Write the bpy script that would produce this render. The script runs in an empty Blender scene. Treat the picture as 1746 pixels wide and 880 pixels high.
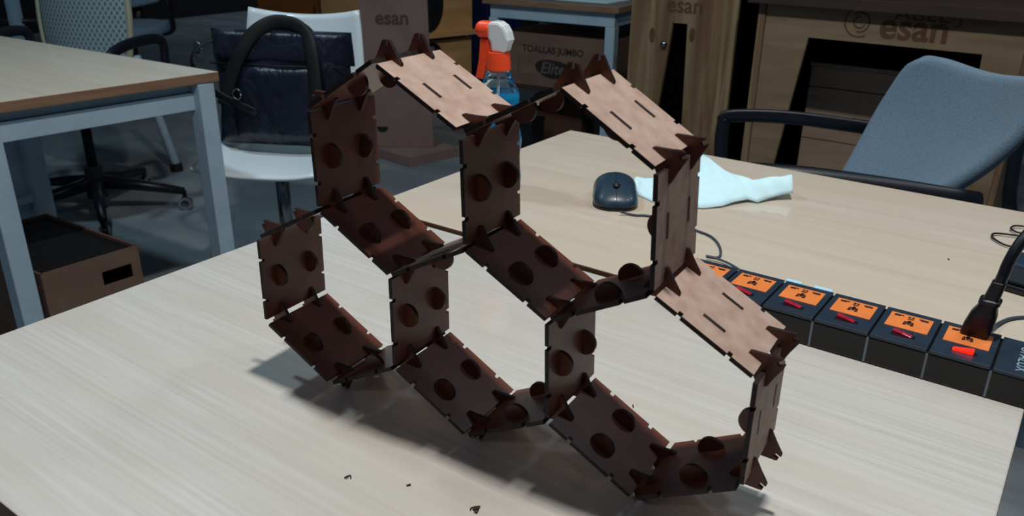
import bpy, bmesh, math, random
from mathutils import Vector, Matrix, noise
random.seed(4)
sc = bpy.context.scene
COL = sc.collection
PI = math.pi
R = math.radians

# ------------------------------------------------------------------ camera
FPX = 1412.87
CAM = Vector((0.37126, -0.49526, 1.16511))
RW = Matrix(((0.812983, 0.582182, 0.011076), (0.235986, -0.312031, -0.920297), (-0.532324, 0.750801, -0.391063)))
cd = bpy.data.cameras.new('camera'); cam = bpy.data.objects.new('camera', cd); COL.objects.link(cam)
cd.sensor_width = 36; cd.lens = 36 * FPX / 1746; cd.clip_start = 0.02; cd.clip_end = 60
m = Matrix((RW[0], -RW[1], -RW[2])).transposed().to_4x4(); m.translation = CAM
cam.matrix_world = m
sc.camera = cam
cd.dof.use_dof = True; cd.dof.focus_distance = 0.85; cd.dof.aperture_fstop = 14

def at(px, py, z=None, Y=None, pl=None):
    """where the sight line of an image point meets a real plane of the room"""
    d = RW.transposed() @ Vector(((px - 873) / FPX, (py - 440) / FPX, 1))
    if z is not None: t = (z - CAM.z) / d.z
    elif Y is not None: t = (Y - CAM.y) / d.y
    else:
        (x0, y0), a = pl; n = Vector((-math.sin(R(a)), math.cos(R(a)), 0))
        t = ((x0 - CAM.x) * n.x + (y0 - CAM.y) * n.y) / d.dot(n)
    return CAM + d * t

# ------------------------------------------------------------------ light
w = bpy.data.worlds.new('world'); sc.world = w; w.use_nodes = True
bg = w.node_tree.nodes['Background']; bg.inputs[0].default_value = (0.42, 0.66, 1.0, 1); bg.inputs[1].default_value = 0.05
def area(name, loc, size, power, col, sy=None, tgt=None):
    l = bpy.data.lights.new(name, 'AREA'); l.shape = 'RECTANGLE'; l.size = size; l.size_y = sy or size
    l.energy = power; l.color = col
    o = bpy.data.objects.new(name, l); COL.objects.link(o); o.location = loc
    if tgt: o.rotation_euler = (Vector(tgt) - Vector(loc)).to_track_quat('-Z', 'Y').to_euler()
    return o
area('ceiling_light_key', (0.147, 0.151, 3.19), 0.12, 44, (1.0, 0.98, 0.95))
area('ceiling_light_left', (-1.9, 0.42, 3.1), 0.2, 24, (0.62, 0.87, 1.0))
area('ceiling_light_rear', (1.0, 2.2, 3.1), 0.25, 8, (0.85, 0.93, 1.0))
area('fill_light_behind', (0.3, -2.6, 3.2), 0.3, 6, (0.95, 0.97, 1.0))  # added fill behind the camera, brightens the front faces
area('wall_wash_fill', (-6.3, 4.9, 3.0), 0.8, 24, (0.75, 0.88, 1.0), tgt=(-7.6, 6.3, 2.6))  # added washer, brightens the unseen upper walls for the tabletop reflection
area('ceiling_light_right', (0.9, 1.1, 3.1), 0.25, 7, (0.7, 0.88, 1.0))
sc.view_settings.view_transform = 'Standard'; sc.view_settings.look = 'None'
sc.view_settings.gamma = 1; sc.view_settings.use_curve_mapping = False
sc.view_settings.exposure = 0.0

# ------------------------------------------------------------------ materials
def S2L(c):
    return tuple(((v / 255) / 12.92 if v / 255 <= .04045 else ((v / 255 + .055) / 1.055) ** 2.4) for v in c) + (1,)
def mat(name, c, rough=.5, metal=0, spec=.5, trans=0, alpha=1, coat=0, emis=None, es=0, c2=None, nscale=(20, 20, 20), det=3, lo=.35, hi=.65, bump=0, dist=0, sheen=0, ior=1.45, c3=None, n3=(3, 3, 3)):
    M = bpy.data.materials.new(name); M.use_nodes = True; N = M.node_tree.nodes; L = M.node_tree.links
    b = N['Principled BSDF']; b.inputs['Base Color'].default_value = S2L(c); b.inputs['Roughness'].default_value = rough
    b.inputs['Metallic'].default_value = metal; b.inputs['Specular IOR Level'].default_value = spec
    b.inputs['Transmission Weight'].default_value = trans; b.inputs['Alpha'].default_value = alpha
    b.inputs['Coat Weight'].default_value = coat; b.inputs['Coat Roughness'].default_value = .06; b.inputs['IOR'].default_value = ior
    b.inputs['Sheen Weight'].default_value = sheen
    if emis: b.inputs['Emission Color'].default_value = S2L(emis); b.inputs['Emission Strength'].default_value = es
    if c2 or bump:
        tc = N.new('ShaderNodeTexCoord'); mp = N.new('ShaderNodeMapping'); mp.inputs['Scale'].default_value = nscale
        nz = N.new('ShaderNodeTexNoise'); nz.inputs['Scale'].default_value = 1; nz.inputs['Detail'].default_value = det
        nz.inputs['Distortion'].default_value = dist
        L.new(tc.outputs['Object'], mp.inputs[0]); L.new(mp.outputs[0], nz.inputs[0])
        if c2:
            rp = N.new('ShaderNodeValToRGB'); rp.color_ramp.elements[0].position = lo; rp.color_ramp.elements[1].position = hi
            rp.color_ramp.elements[0].color = S2L(c); rp.color_ramp.elements[1].color = S2L(c2)
            L.new(nz.outputs['Fac'], rp.inputs[0]); out = rp.outputs[0]
            if c3:
                mp3 = N.new('ShaderNodeMapping'); mp3.inputs['Scale'].default_value = n3; nz3 = N.new('ShaderNodeTexNoise'); nz3.inputs['Scale'].default_value = 1
                L.new(tc.outputs['Object'], mp3.inputs[0]); L.new(mp3.outputs[0], nz3.inputs[0])
                r3 = N.new('ShaderNodeMapRange'); r3.inputs[1].default_value = .42; r3.inputs[2].default_value = .68; r3.inputs[4].default_value = .6
                mx = N.new('ShaderNodeMixRGB'); mx.inputs[2].default_value = S2L(c3)
                L.new(nz3.outputs['Fac'], r3.inputs[0]); L.new(r3.outputs[0], mx.inputs[0]); L.new(out, mx.inputs[1]); out = mx.outputs[0]
            L.new(out, b.inputs['Base Color'])
        if bump:
            bp = N.new('ShaderNodeBump'); bp.inputs['Strength'].default_value = bump; bp.inputs['Distance'].default_value = .002
            L.new(nz.outputs['Fac'], bp.inputs['Height']); L.new(bp.outputs[0], b.inputs['Normal'])
    return M
M = {}
M['table'] = mat('ash_laminate', (198, 192, 183), .4, c2=(217, 213, 207), nscale=(4.5, 230, 10), det=6, lo=.25, hi=.75, spec=.5, coat=1, c3=(204, 194, 181), n3=(3, 14, 2))
M['table2'] = mat('warm_ash_laminate', (204, 188, 168), .42, c2=(216, 203, 186), nscale=(3, 60, 10), det=5, lo=.25, hi=.75, coat=.5, c3=(206, 188, 166), n3=(2, 6, 2))
M['edge'] = mat('brown_edge_band', (150, 118, 92), .5, c2=(132, 100, 78), nscale=(6, 6, 90))
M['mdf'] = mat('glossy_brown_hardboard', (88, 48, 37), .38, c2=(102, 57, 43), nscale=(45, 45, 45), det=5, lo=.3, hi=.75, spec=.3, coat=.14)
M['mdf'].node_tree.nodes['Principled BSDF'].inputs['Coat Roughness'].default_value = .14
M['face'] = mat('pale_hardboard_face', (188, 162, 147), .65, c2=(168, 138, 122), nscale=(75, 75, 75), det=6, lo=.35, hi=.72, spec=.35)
M['burnt'] = mat('burnt_laser_edge', (32, 22, 22), .55, c2=(48, 34, 32), nscale=(120, 120, 120), spec=.3)
M['floor'] = mat('screed_floor', (108, 116, 122), .6, c2=(140, 146, 148), nscale=(2.2, 4.5, 2), det=7, lo=.3, hi=.7, bump=.1, dist=1.2, c3=(92, 98, 106), n3=(1.3, 3, 1))
M['wallup'] = mat('pale_upper_wall', (170, 180, 186), .9, c2=(160, 170, 178), nscale=(2, 2, 2))
M['wall'] = mat('dark_wall', (24, 25, 30), .9, c2=(30, 31, 36), nscale=(2, 2, 2))
M['steel'] = mat('pale_blue_painted_steel', (176, 200, 214), .4, c2=(166, 190, 206), nscale=(14, 14, 14))
M['whitep'] = mat('white_moulded_plastic', (226, 236, 240), .28, coat=.3, c2=(220, 230, 236), nscale=(4, 4, 4))
M['chrome'] = mat('chrome_tube', (150, 156, 164), .2, 1, c2=(130, 136, 146), nscale=(8, 8, 8))
M['black'] = mat('black_plastic', (17, 19, 26), .38, c2=(22, 25, 33), nscale=(60, 60, 60))
M['rubber'] = mat('black_rubber', (14, 14, 17), .6, c2=(20, 20, 24), nscale=(40, 40, 40))
M['castor'] = mat('grey_castor_ring', (120, 124, 130), .45, c2=(104, 108, 116), nscale=(30, 30, 30))
M['leather'] = mat('black_leather', (17, 20, 32), .36, c2=(30, 34, 52), nscale=(10, 10, 8), det=5, bump=1.0, spec=.6, dist=.8)
M['leather'].node_tree.nodes['Bump'].inputs['Distance'].default_value = .02
M['strap'] = mat('black_webbing', (12, 12, 16), .6, c2=(18, 18, 22), nscale=(200, 200, 20))
M['fabric'] = mat('grey_blue_upholstery', (104, 128, 148), .95, c2=(120, 143, 160), nscale=(260, 260, 260), det=2, bump=.35, sheen=.15)
M['mdfb'] = mat('bare_mdf_board', (132, 108, 100), .8, c2=(124, 100, 94), nscale=(9, 9, 9))
M['card'] = mat('brown_cardboard', (120, 94, 80), .85, c2=(108, 84, 72), nscale=(7, 7, 22))
M['cardd'] = mat('dark_cardboard', (84, 56, 42), .85, c2=(70, 46, 36), nscale=(6, 6, 6))
M['ink'] = mat('dark_print', (30, 24, 26), .8, c2=(36, 28, 30), nscale=(60, 60, 60))
M['inkp'] = mat('grey_print', (104, 92, 90), .8, c2=(96, 86, 84), nscale=(60, 60, 60))
M['engrave'] = mat('engraved_burn_mark', (88, 66, 60), .85, c2=(74, 54, 50), nscale=(60, 60, 60))
M['engravew'] = mat('engraved_plywood_mark', (100, 70, 46), .85, c2=(88, 60, 40), nscale=(40, 40, 40))
M['orange'] = mat('orange_plastic', (255, 84, 40), .35, coat=.3, c2=(250, 76, 34), nscale=(20, 20, 20))
M['white'] = mat('white_gloss_plastic', (232, 238, 240), .22, coat=.5, c2=(226, 233, 237), nscale=(20, 20, 20))
M['clear'] = mat('clear_pet', (225, 240, 245), .04, trans=1, ior=1.25)
M['liquid'] = mat('blue_cleaner', (40, 180, 235), .08, trans=.45, ior=1.2)
M['mouse'] = mat('mouse_blue_black_shell', (34, 54, 70), .36, coat=.15, c2=(38, 58, 74), nscale=(60, 60, 60))
M['cloth'] = mat('pale_cyan_paper_towel', (218, 250, 255), .85, c2=(212, 246, 255), nscale=(70, 70, 70), bump=.2)
M['strip'] = mat('navy_black_plastic', (38, 50, 64), .35, c2=(42, 55, 70), nscale=(50, 50, 50), coat=.25)
M['stripside'] = mat('wrapped_black_side', (16, 16, 20), .25, c2=(26, 22, 22), nscale=(14, 14, 60), coat=.25, bump=.3, spec=.3)
M['void'] = mat('painted_shade_black', (9, 8, 9), 1, spec=0, c2=(12, 10, 11), nscale=(9, 9, 9))  # near-black colour standing in for deep shade in and beside the desks
M['socket'] = mat('orange_socket_plate', (240, 138, 72), .4, c2=(234, 130, 66), nscale=(60, 60, 60))
M['hole'] = mat('socket_hole', (58, 22, 14), .7, c2=(48, 18, 12), nscale=(60, 60, 60))
M['red'] = mat('red_rocker', (190, 42, 62), .2, c2=(170, 34, 52), nscale=(80, 80, 80), coat=.5)
M['redon'] = mat('lit_red_rocker', (255, 40, 24), .2, emis=(255, 28, 12), es=1.8, c2=(255, 54, 34), nscale=(90, 90, 90))
M['tape'] = mat('clear_tape_edge', (120, 136, 150), .3, c2=(104, 120, 136), nscale=(30, 30, 30))
M['label'] = mat('pale_cyan_sticker', (190, 228, 246), .5, c2=(182, 222, 242), nscale=(30, 30, 30))
M['silver'] = mat('silver_print', (150, 178, 196), .4, c2=(140, 168, 188), nscale=(60, 60, 60))
M['cable'] = mat('grey_cable', (66, 76, 86), .45, c2=(58, 68, 78), nscale=(60, 60, 60))
M['blackcable'] = mat('black_cable', (16, 16, 22), .4, c2=(22, 22, 28), nscale=(60, 60, 60))
M['led'] = mat('blue_led', (120, 210, 255), .3, emis=(110, 200, 255), es=6, c2=(130, 216, 255), nscale=(60, 60, 60))
M['drawer'] = mat('drawer_laminate', (176, 152, 132), .6, c2=(164, 142, 124), nscale=(6, 6, 60))
M['darkwood'] = mat('dark_brown_board', (52, 36, 34), .7, c2=(62, 44, 40), nscale=(4, 40, 40))
M['amber'] = mat('amber_wood_panel', (138, 84, 34), .6, c2=(126, 74, 28), nscale=(3, 3, 22))
M['navy'] = mat('navy_plastic', (24, 44, 100), .5, c2=(20, 36, 84), nscale=(8, 8, 8))
M['speck'] = mat('dark_shavings', (60, 42, 34), .8, c2=(44, 30, 24), nscale=(200, 200, 200))
def ply(name, a, b, scale, rot=0, dist=5):
    X = bpy.data.materials.new(name); X.use_nodes = True; N = X.node_tree.nodes; L = X.node_tree.links; p = N['Principled BSDF']; p.inputs['Roughness'].default_value = .65
    tc = N.new('ShaderNodeTexCoord'); mp = N.new('ShaderNodeMapping'); mp.inputs['Scale'].default_value = scale; mp.inputs['Rotation'].default_value = (0, rot, 0)
    wv = N.new('ShaderNodeTexWave'); wv.bands_direction = 'Z'; wv.inputs['Scale'].default_value = 1.3; wv.inputs['Distortion'].default_value = dist; wv.inputs['Detail'].default_value = 3; wv.inputs['Detail Scale'].default_value = .9
    rp = N.new('ShaderNodeValToRGB'); rp.color_ramp.elements[0].color = S2L(a); rp.color_ramp.elements[1].color = S2L(b); rp.color_ramp.elements[0].position = .05; rp.color_ramp.elements[1].position = .6
    L.new(tc.outputs['Object'], mp.inputs[0]); L.new(mp.outputs[0], wv.inputs[0]); L.new(wv.outputs[0], rp.inputs[0]); L.new(rp.outputs[0], p.inputs['Base Color'])
    return X
M['ply'] = mat('plywood_face', (128, 106, 82), .7, c2=(148, 128, 100), nscale=(2.2, 2.2, 15), det=4, lo=.3, hi=.7, dist=1.6, c3=(114, 88, 62), n3=(1.2, 1.2, 8))
M['plyv'] = mat('plywood_face_upright_grain', (118, 88, 60), .7, c2=(152, 132, 100), nscale=(17, 8, 1.3), det=4, lo=.35, hi=.62, dist=1.4, c3=(94, 66, 44), n3=(11, 6, .8))
M['plyo'] = mat('golden_plywood', (208, 154, 96), .6, c2=(222, 176, 118), nscale=(3, 3, 14), det=4, lo=.3, hi=.7, dist=1.5, c3=(190, 132, 78), n3=(2, 2, 6))
def meshmat():
    X = bpy.data.materials.new('diamond_mesh_weave'); X.use_nodes = True; N = X.node_tree.nodes; L = X.node_tree.links; p = N['Principled BSDF']; p.inputs['Roughness'].default_value = .7
    tc = N.new('ShaderNodeTexCoord'); sx = N.new('ShaderNodeSeparateXYZ'); L.new(tc.outputs['Object'], sx.inputs[0])
    outs = []
    for s in (1, -1):
        a = N.new('ShaderNodeMath'); a.operation = 'MULTIPLY_ADD'; a.inputs[1].default_value = .62 * s; L.new(sx.outputs[2], a.inputs[0]); L.new(sx.outputs[0], a.inputs[2])
        b = N.new('ShaderNodeMath'); b.operation = 'MULTIPLY'; b.inputs[1].default_value = 300; L.new(a.outputs[0], b.inputs[0])
        c = N.new('ShaderNodeMath'); c.operation = 'SINE'; L.new(b.outputs[0], c.inputs[0]); outs.append(c)
    mx = N.new('ShaderNodeMath'); mx.operation = 'MAXIMUM'; L.new(outs[0].outputs[0], mx.inputs[0]); L.new(outs[1].outputs[0], mx.inputs[1])
    rp = N.new('ShaderNodeValToRGB'); rp.color_ramp.elements[0].color = S2L((86, 108, 124)); rp.color_ramp.elements[1].color = S2L((150, 166, 164)); rp.color_ramp.elements[0].position = .1; rp.color_ramp.elements[1].position = .85
    L.new(mx.outputs[0], rp.inputs[0]); L.new(rp.outputs[0], p.inputs['Base Color']); return X
M['mesh'] = meshmat()
M['meshframe'] = mat('cream_mesh_frame', (168, 166, 142), .5, c2=(156, 156, 132), nscale=(12, 12, 12))

# ------------------------------------------------------------------ mesh helpers
def tag(o, label=None, cat=None, group=None, kind=None):
    if label: o['label'] = label
    if cat: o['category'] = cat
    if group: o['group'] = group
    if kind: o['kind'] = kind
    return o
def empty(name, loc=(0, 0, 0), rz=0):
    o = bpy.data.objects.new(name, None); COL.objects.link(o); o.location = loc; o.rotation_euler = (0, 0, rz); o.empty_display_size = .05; return o
def link(name, bm, mats, parent=None, smooth=False, M4=None, bevel=0, sub=0, autos=False):
    bmesh.ops.recalc_face_normals(bm, faces=bm.faces)
    me = bpy.data.meshes.new(name); bm.to_mesh(me); bm.free()
    if not isinstance(mats, (list, tuple)): mats = [mats]
    for x in mats: me.materials.append(x)
    if smooth: me.polygons.foreach_set('use_smooth', [True] * len(me.polygons))
    o = bpy.data.objects.new(name, me); COL.objects.link(o)
    if M4 is not None: o.matrix_local = M4
    if parent: o.parent = parent
    if bevel:
        b = o.modifiers.new('bevel', 'BEVEL'); b.width = bevel; b.segments = 2; b.limit_method = 'ANGLE'; b.angle_limit = R(40)
    if sub:
        s = o.modifiers.new('sub', 'SUBSURF'); s.levels = sub; s.render_levels = sub
    return o
def BM(): return bmesh.new()
def box(bm, a, b, mi=0, M4=None):
    x0, y0, z0 = a; x1, y1, z1 = b
    vs = [bm.verts.new(Vector(p) if M4 is None else M4 @ Vector(p)) for p in
          [(x0, y0, z0), (x1, y0, z0), (x1, y1, z0), (x0, y1, z0), (x0, y0, z1), (x1, y0, z1), (x1, y1, z1), (x0, y1, z1)]]
    for f in ((3, 2, 1, 0), (4, 5, 6, 7), (0, 1, 5, 4), (1, 2, 6, 5), (2, 3, 7, 6), (3, 0, 4, 7)):
        bm.faces.new([vs[i] for i in f]).material_index = mi
    return vs
def prism(bm, poly, t0, t1, fr=None, mi_face=0, mi_side=0):
    """poly: 2D outline; extruded from t0 to t1 along the third axis of the frame (O, X, Y, Z)"""
    O, X, Y, Z = fr or (Vector((0, 0, 0)), Vector((1, 0, 0)), Vector((0, 1, 0)), Vector((0, 0, 1)))
    A = [bm.verts.new(O + X * p[0] + Y * p[1] + Z * t0) for p in poly]
    B = [bm.verts.new(O + X * p[0] + Y * p[1] + Z * t1) for p in poly]
    bm.faces.new(A[::-1]).material_index = mi_face; bm.faces.new(B).material_index = mi_face
    n = len(poly)
    for i in range(n):
        bm.faces.new([A[i], A[(i + 1) % n], B[(i + 1) % n], B[i]]).material_index = mi_side
def cat_spline(P, n=8):
    P = [Vector(p) for p in P]
    if len(P) < 3: return P
    out = []
    for i in range(len(P) - 1):
        p0 = P[max(i - 1, 0)]; p1 = P[i]; p2 = P[i + 1]; p3 = P[min(i + 2, len(P) - 1)]
        for k in range(n):
            t = k / n
            out.append(.5 * ((2 * p1) + (-p0 + p2) * t + (2 * p0 - 5 * p1 + 4 * p2 - p3) * t * t + (-p0 + 3 * p1 - 3 * p2 + p3) * t ** 3))
    out.append(P[-1]); return out
def tube(bm, P, r, seg=10, flat=None, caps=True, mi=0, up=None):
    """sweep: r a number or a list; flat = (width, height) makes an elliptical section"""
    P = [Vector(p) for p in P]; rings = []; pn = None
    for i, p in enumerate(P):
        d = (P[min(i + 1, len(P) - 1)] - P[max(i - 1, 0)]).normalized()
        if up is not None: u = Vector(up)
        elif pn is None: u = Vector((0, 0, 1)) if abs(d.z) < .9 else Vector((1, 0, 0))
        else: u = pn
        n = (u - d * u.dot(d)).normalized(); pn = n; b = d.cross(n)
        rr = r[i] if isinstance(r, (list, tuple)) else r
        fw, fh = flat if flat else (1, 1)
        rings.append([bm.verts.new(p + b * math.cos(2 * PI * k / seg) * rr * fw + n * math.sin(2 * PI * k / seg) * rr * fh) for k in range(seg)])
    for a, b2 in zip(rings, rings[1:]):
        for k in range(seg):
            bm.faces.new([a[k], a[(k + 1) % seg], b2[(k + 1) % seg], b2[k]]).material_index = mi
    if caps:
        bm.faces.new(rings[0][::-1]).material_index = mi; bm.faces.new(rings[-1]).material_index = mi
def lathe(bm, prof, seg=28, c=(0, 0, 0), sx=1, sy=1, M4=None, mi=0):
    rings = []
    for r, z in prof:
        ring = []
        for k in range(seg):
            v = Vector((c[0] + r * sx * math.cos(2 * PI * k / seg), c[1] + r * sy * math.sin(2 * PI * k / seg), c[2] + z))
            ring.append(bm.verts.new(M4 @ v if M4 is not None else v))
        rings.append(ring)
    for a, b2 in zip(rings, rings[1:]):
        for k in range(seg): bm.faces.new([a[k], a[(k + 1) % seg], b2[(k + 1) % seg], b2[k]]).material_index = mi
    if prof[0][0] > 1e-5: bm.faces.new(rings[0][::-1]).material_index = mi
    if prof[-1][0] > 1e-5: bm.faces.new(rings[-1]).material_index = mi
def shell(bm, fn, nu, nv, th, mi=0):
    """surface fn(u,v)->point given a real thickness th"""
    P = [[Vector(fn(i / nu, j / nv)) for j in range(nv + 1)] for i in range(nu + 1)]
    Nn = []
    for i in range(nu + 1):
        row = []
        for j in range(nv + 1):
            du = P[min(i + 1, nu)][j] - P[max(i - 1, 0)][j]; dv = P[i][min(j + 1, nv)] - P[i][max(j - 1, 0)]
            row.append(du.cross(dv).normalized())
        Nn.append(row)
    A = [[bm.verts.new(P[i][j] + Nn[i][j] * th / 2) for j in range(nv + 1)] for i in range(nu + 1)]
    B = [[bm.verts.new(P[i][j] - Nn[i][j] * th / 2) for j in range(nv + 1)] for i in range(nu + 1)]
    for i in range(nu):
        for j in range(nv):
            bm.faces.new([A[i][j], A[i + 1][j], A[i + 1][j + 1], A[i][j + 1]]).material_index = mi
            bm.faces.new([B[i][j + 1], B[i + 1][j + 1], B[i + 1][j], B[i][j]]).material_index = mi
    for i in range(nu):
        bm.faces.new([A[i][0], B[i][0], B[i + 1][0], A[i + 1][0]]); bm.faces.new([A[i + 1][nv], B[i + 1][nv], B[i][nv], A[i][nv]])
    for j in range(nv):
        bm.faces.new([A[0][j + 1], B[0][j + 1], B[0][j], A[0][j]]); bm.faces.new([A[nu][j], B[nu][j], B[nu][j + 1], A[nu][j + 1]])
def text(name, body, size, M4, mt, parent, ext=.0004, bold=0, shear=0, sx=1):
    cu = bpy.data.curves.new(name, 'FONT'); cu.body = body; cu.size = size; cu.extrude = ext; cu.offset = bold; cu.align_x = 'CENTER'; cu.align_y = 'CENTER'; cu.shear = shear
    t = bpy.data.objects.new('tmp', cu); COL.objects.link(t)
    bpy.context.view_layer.update()
    me = bpy.data.meshes.new_from_object(t.evaluated_get(bpy.context.evaluated_depsgraph_get()))
    bpy.data.objects.remove(t); me.materials.clear(); me.materials.append(mt)
    o = bpy.data.objects.new(name, me); COL.objects.link(o); o.parent = parent; o.matrix_local = M4 @ Matrix.Diagonal((sx, 1, 1, 1))
    return o
def frame(O, X, Y):
    X = Vector(X).normalized(); Y = Vector(Y).normalized(); Z = X.cross(Y).normalized(); Y = Z.cross(X)
    m = Matrix((X, Y, Z)).transposed().to_4x4(); m.translation = Vector(O); return m
def ringpoly(cx, cy, rx, ry, n=28, a0=0, a1=2 * PI):
    full = abs(a1 - a0 - 2 * PI) < 1e-6
    return [(cx + rx * math.cos(a0 + (a1 - a0) * k / (n if full else n - 1)), cy + ry * math.sin(a0 + (a1 - a0) * k / (n if full else n - 1))) for k in range(n)]

# ------------------------------------------------------------------ setting
bm = BM(); box(bm, (-8, -3, -.1), (4, 6.5, 0)); tag(link('floor', bm, M['floor']), 'grey blue worn concrete floor', 'floor', kind='structure')
bm = BM(); box(bm, (-8, 6.5, -.1), (4, 6.6, 1.5)); box(bm, (-8, 6.5, 1.5), (4, 6.6, 3.6), 1); tag(link('wall_back', bm, [M['wall'], M['wallup']]), 'dark wall at the far end of the workshop', 'wall', kind='structure')
bm = BM(); box(bm, (-8.1, -3, -.1), (-8, 6.6, 1.5)); box(bm, (-8.1, -3, 1.5), (-8, 6.6, 3.6), 1); tag(link('wall_left', bm, [M['wall'], M['wallup']]), 'dark wall on the left of the workshop', 'wall', kind='structure')

bm = BM(); box(bm, (-8.1, -3, 3.6), (4, 6.6, 3.7)); tag(link('ceiling', bm, M['wallup']), 'pale workshop ceiling', 'ceiling', kind='structure')
# ------------------------------------------------------------------ work tables in front
def top_poly(name, poly, z0, z1, mt, parent):
    bm = BM(); prism(bm, poly, z0, z1, mi_face=0, mi_side=1); return link(name, bm, [mt, M['edge']], parent, bevel=.0015)
def work_table(x0, x1, y0, y1, z, mt, label):
    t = empty('work_table', ((x0 + x1) / 2, (y0 + y1) / 2, 0)); cx, cy = t.location.x, t.location.y
    tag(t, label, 'table', 'pale wood work tables pushed together')
    a, b, c, d = x0 - cx, x1 - cx, y0 - cy, y1 - cy
    top_poly('tabletop', [(a, c), (b, c), (b, d), (a, d)], z - .025, z, mt, t)
    e = .035; bm = BM()
    for q in ((a + e, c + e, b - e, c + e + .03), (a + e, d - e - .03, b - e, d - e), (a + e, c + e + .03, a + e + .03, d - e - .03), (b - e - .03, c + e + .03, b - e, d - e - .03)):
        box(bm, (q[0], q[1], z - .085), (q[2], q[3], z - .025))
    link('apron_rail', bm, M['steel'], t, bevel=.001)
    for sx in (a + e, b - e - .045):
        for sy in (c + e, d - e - .045):
            bm = BM(); box(bm, (sx, sy, 0), (sx + .045, sy + .045, z - .0855)); link('leg', bm, M['steel'], t, bevel=.002)
    return t
TZ = .74
work_table(-.52, .382, -.305, .343, TZ, M['table'], 'nearest pale wood work table carrying the brown honeycomb model')
work_table(-.505, .95, .357, .944, TZ, M['table2'], 'farther pale wood work table carrying the mouse and spray bottle')
# shavings on the near table
for i, (px, py, s) in enumerate([(594, 815, .0028), (697, 829, .0016), (810, 869, .0042), (812, 872, .003), (1079, 694, .0016), (1617, 443, .0016)]):
    p = at(px, py, z=TZ); bm = BM()
    pts = [Vector((p.x + s * math.cos(1.7 * k + i) * (1 - k * .18), p.y + s * math.sin(2.1 * k + i * 2), p.z + .0006 + .0003 * k)) for k in range(4)]
    tube(bm, cat_spline(pts, 4), .0005, 6)
    lab = ['tiny dark wood shaving left of two on the near table front', 'pinpoint dark crumb right of the shaving, mid front of near table', 'largest curled dark shaving near the bottom edge of the photo', 'small dark shaving touching the largest curled one at the bottom edge',
           'dark crumb on the near table inside the right honeycomb cell', 'dark crumb on the far table left of the black adapter'][i]
    tag(link('wood_shaving', bm, M['speck']), lab, 'wood shaving')

# ------------------------------------------------------------------ honeycomb structure
S = .0875; TH = R(4.2); Z0 = 1.13
u_ax = Vector((math.cos(TH), math.sin(TH), 0)); y_ax = Vector((-math.sin(TH), math.cos(TH), 0)); z_ax = Vector((0, 0, 1))
VV = {(-3, -1): (-2.634, -.484), (-3, 1): (-2.612, .508), (-2, -2): (-1.745, -.972), (-2, 2): (-1.70, .992), (-2, 4): (-1.724, 1.997),
      (-1, -1): (-.851, -.495), (-1, 1): (-.852, .505), (-1, 5): (-.934, 2.492), (0, -2): (-.003, -.978), (0, 2): (.012, .962), (0, 4): (-.017, 1.996),
      (1, -1): (.876, -.5), (1, 1): (.845, .5), (1, 5): (.882, 2.477), (2, -2): (1.737, -.975), (2, 2): (1.755, .982), (2, 4): (1.709, 1.971),
      (3, -1): (2.629, -.485), (3, 1): (2.626, .507)}
# (from, to, +1 when the discs stand to the left of the from->to direction seen from the front, else -1)
ED = [((-2, 4), (-2, 2), 1), ((-3, 1), (-3, -1), 1), ((-1, 1), (-1, -1), 1), ((1, 1), (1, -1), 1), ((0, 4), (0, 2), 1), ((2, 4), (2, 2), -1), ((3, 1), (3, -1), -1),
      ((-2, 4), (-1, 5), -1), ((-1, 5), (0, 4), -1), ((0, 4), (1, 5), -1), ((1, 5), (2, 4), -1), ((-3, 1), (-2, 2), -1), ((-1, 1), (0, 2), -1),
      ((-2, 2), (-1, 1), 1), ((0, 2), (1, 1), 1), ((1, 1), (2, 2), 1), ((2, 2), (3, 1), -1),
      ((-3, -1), (-2, -2), 1), ((-2, -2), (-1, -1), 1), ((-1, -1), (0, -2), 1), ((0, -2), (1, -1), 1), ((1, -1), (2, -2), 1), ((2, -2), (3, -1), 1)]
HL, HW, HT = .9225, .91, .04
hc = empty('honeycomb_model', (0, 0, TZ))
tag(hc, 'brown laser cut honeycomb model of five open hexagonal cells standing on the near table', 'model')
def panel_outline():
    a, b = HL / 2, HW / 2; nd, nw = .045, .02; sd, sw = .075, .023; P = []
    P += [(-a, -b)]
    for c in (-.235, .235): P += [(c - nw, -b), (c - nw, -b + nd), (c + nw, -b + nd), (c + nw, -b)]
    P += [(a, -b)]
    for c in (-.23, .23): P += [(a, c - sw), (a - sd, c - sw), (a - sd, c + sw), (a, c + sw)]
    P += [(a, b)]
    for c in (.235, -.235): P += [(c + nw, b), (c + nw, b - nd), (c - nw, b - nd), (c - nw, b)]
    P += [(-a, b)]
    for c in (.23, -.23): P += [(-a, c + sw), (-a + sd, c + sw), (-a + sd, c - sw), (-a, c - sw)]
    return [(x * S, y * S) for x, y in P]
PO = panel_outline()
adj = {}
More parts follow.
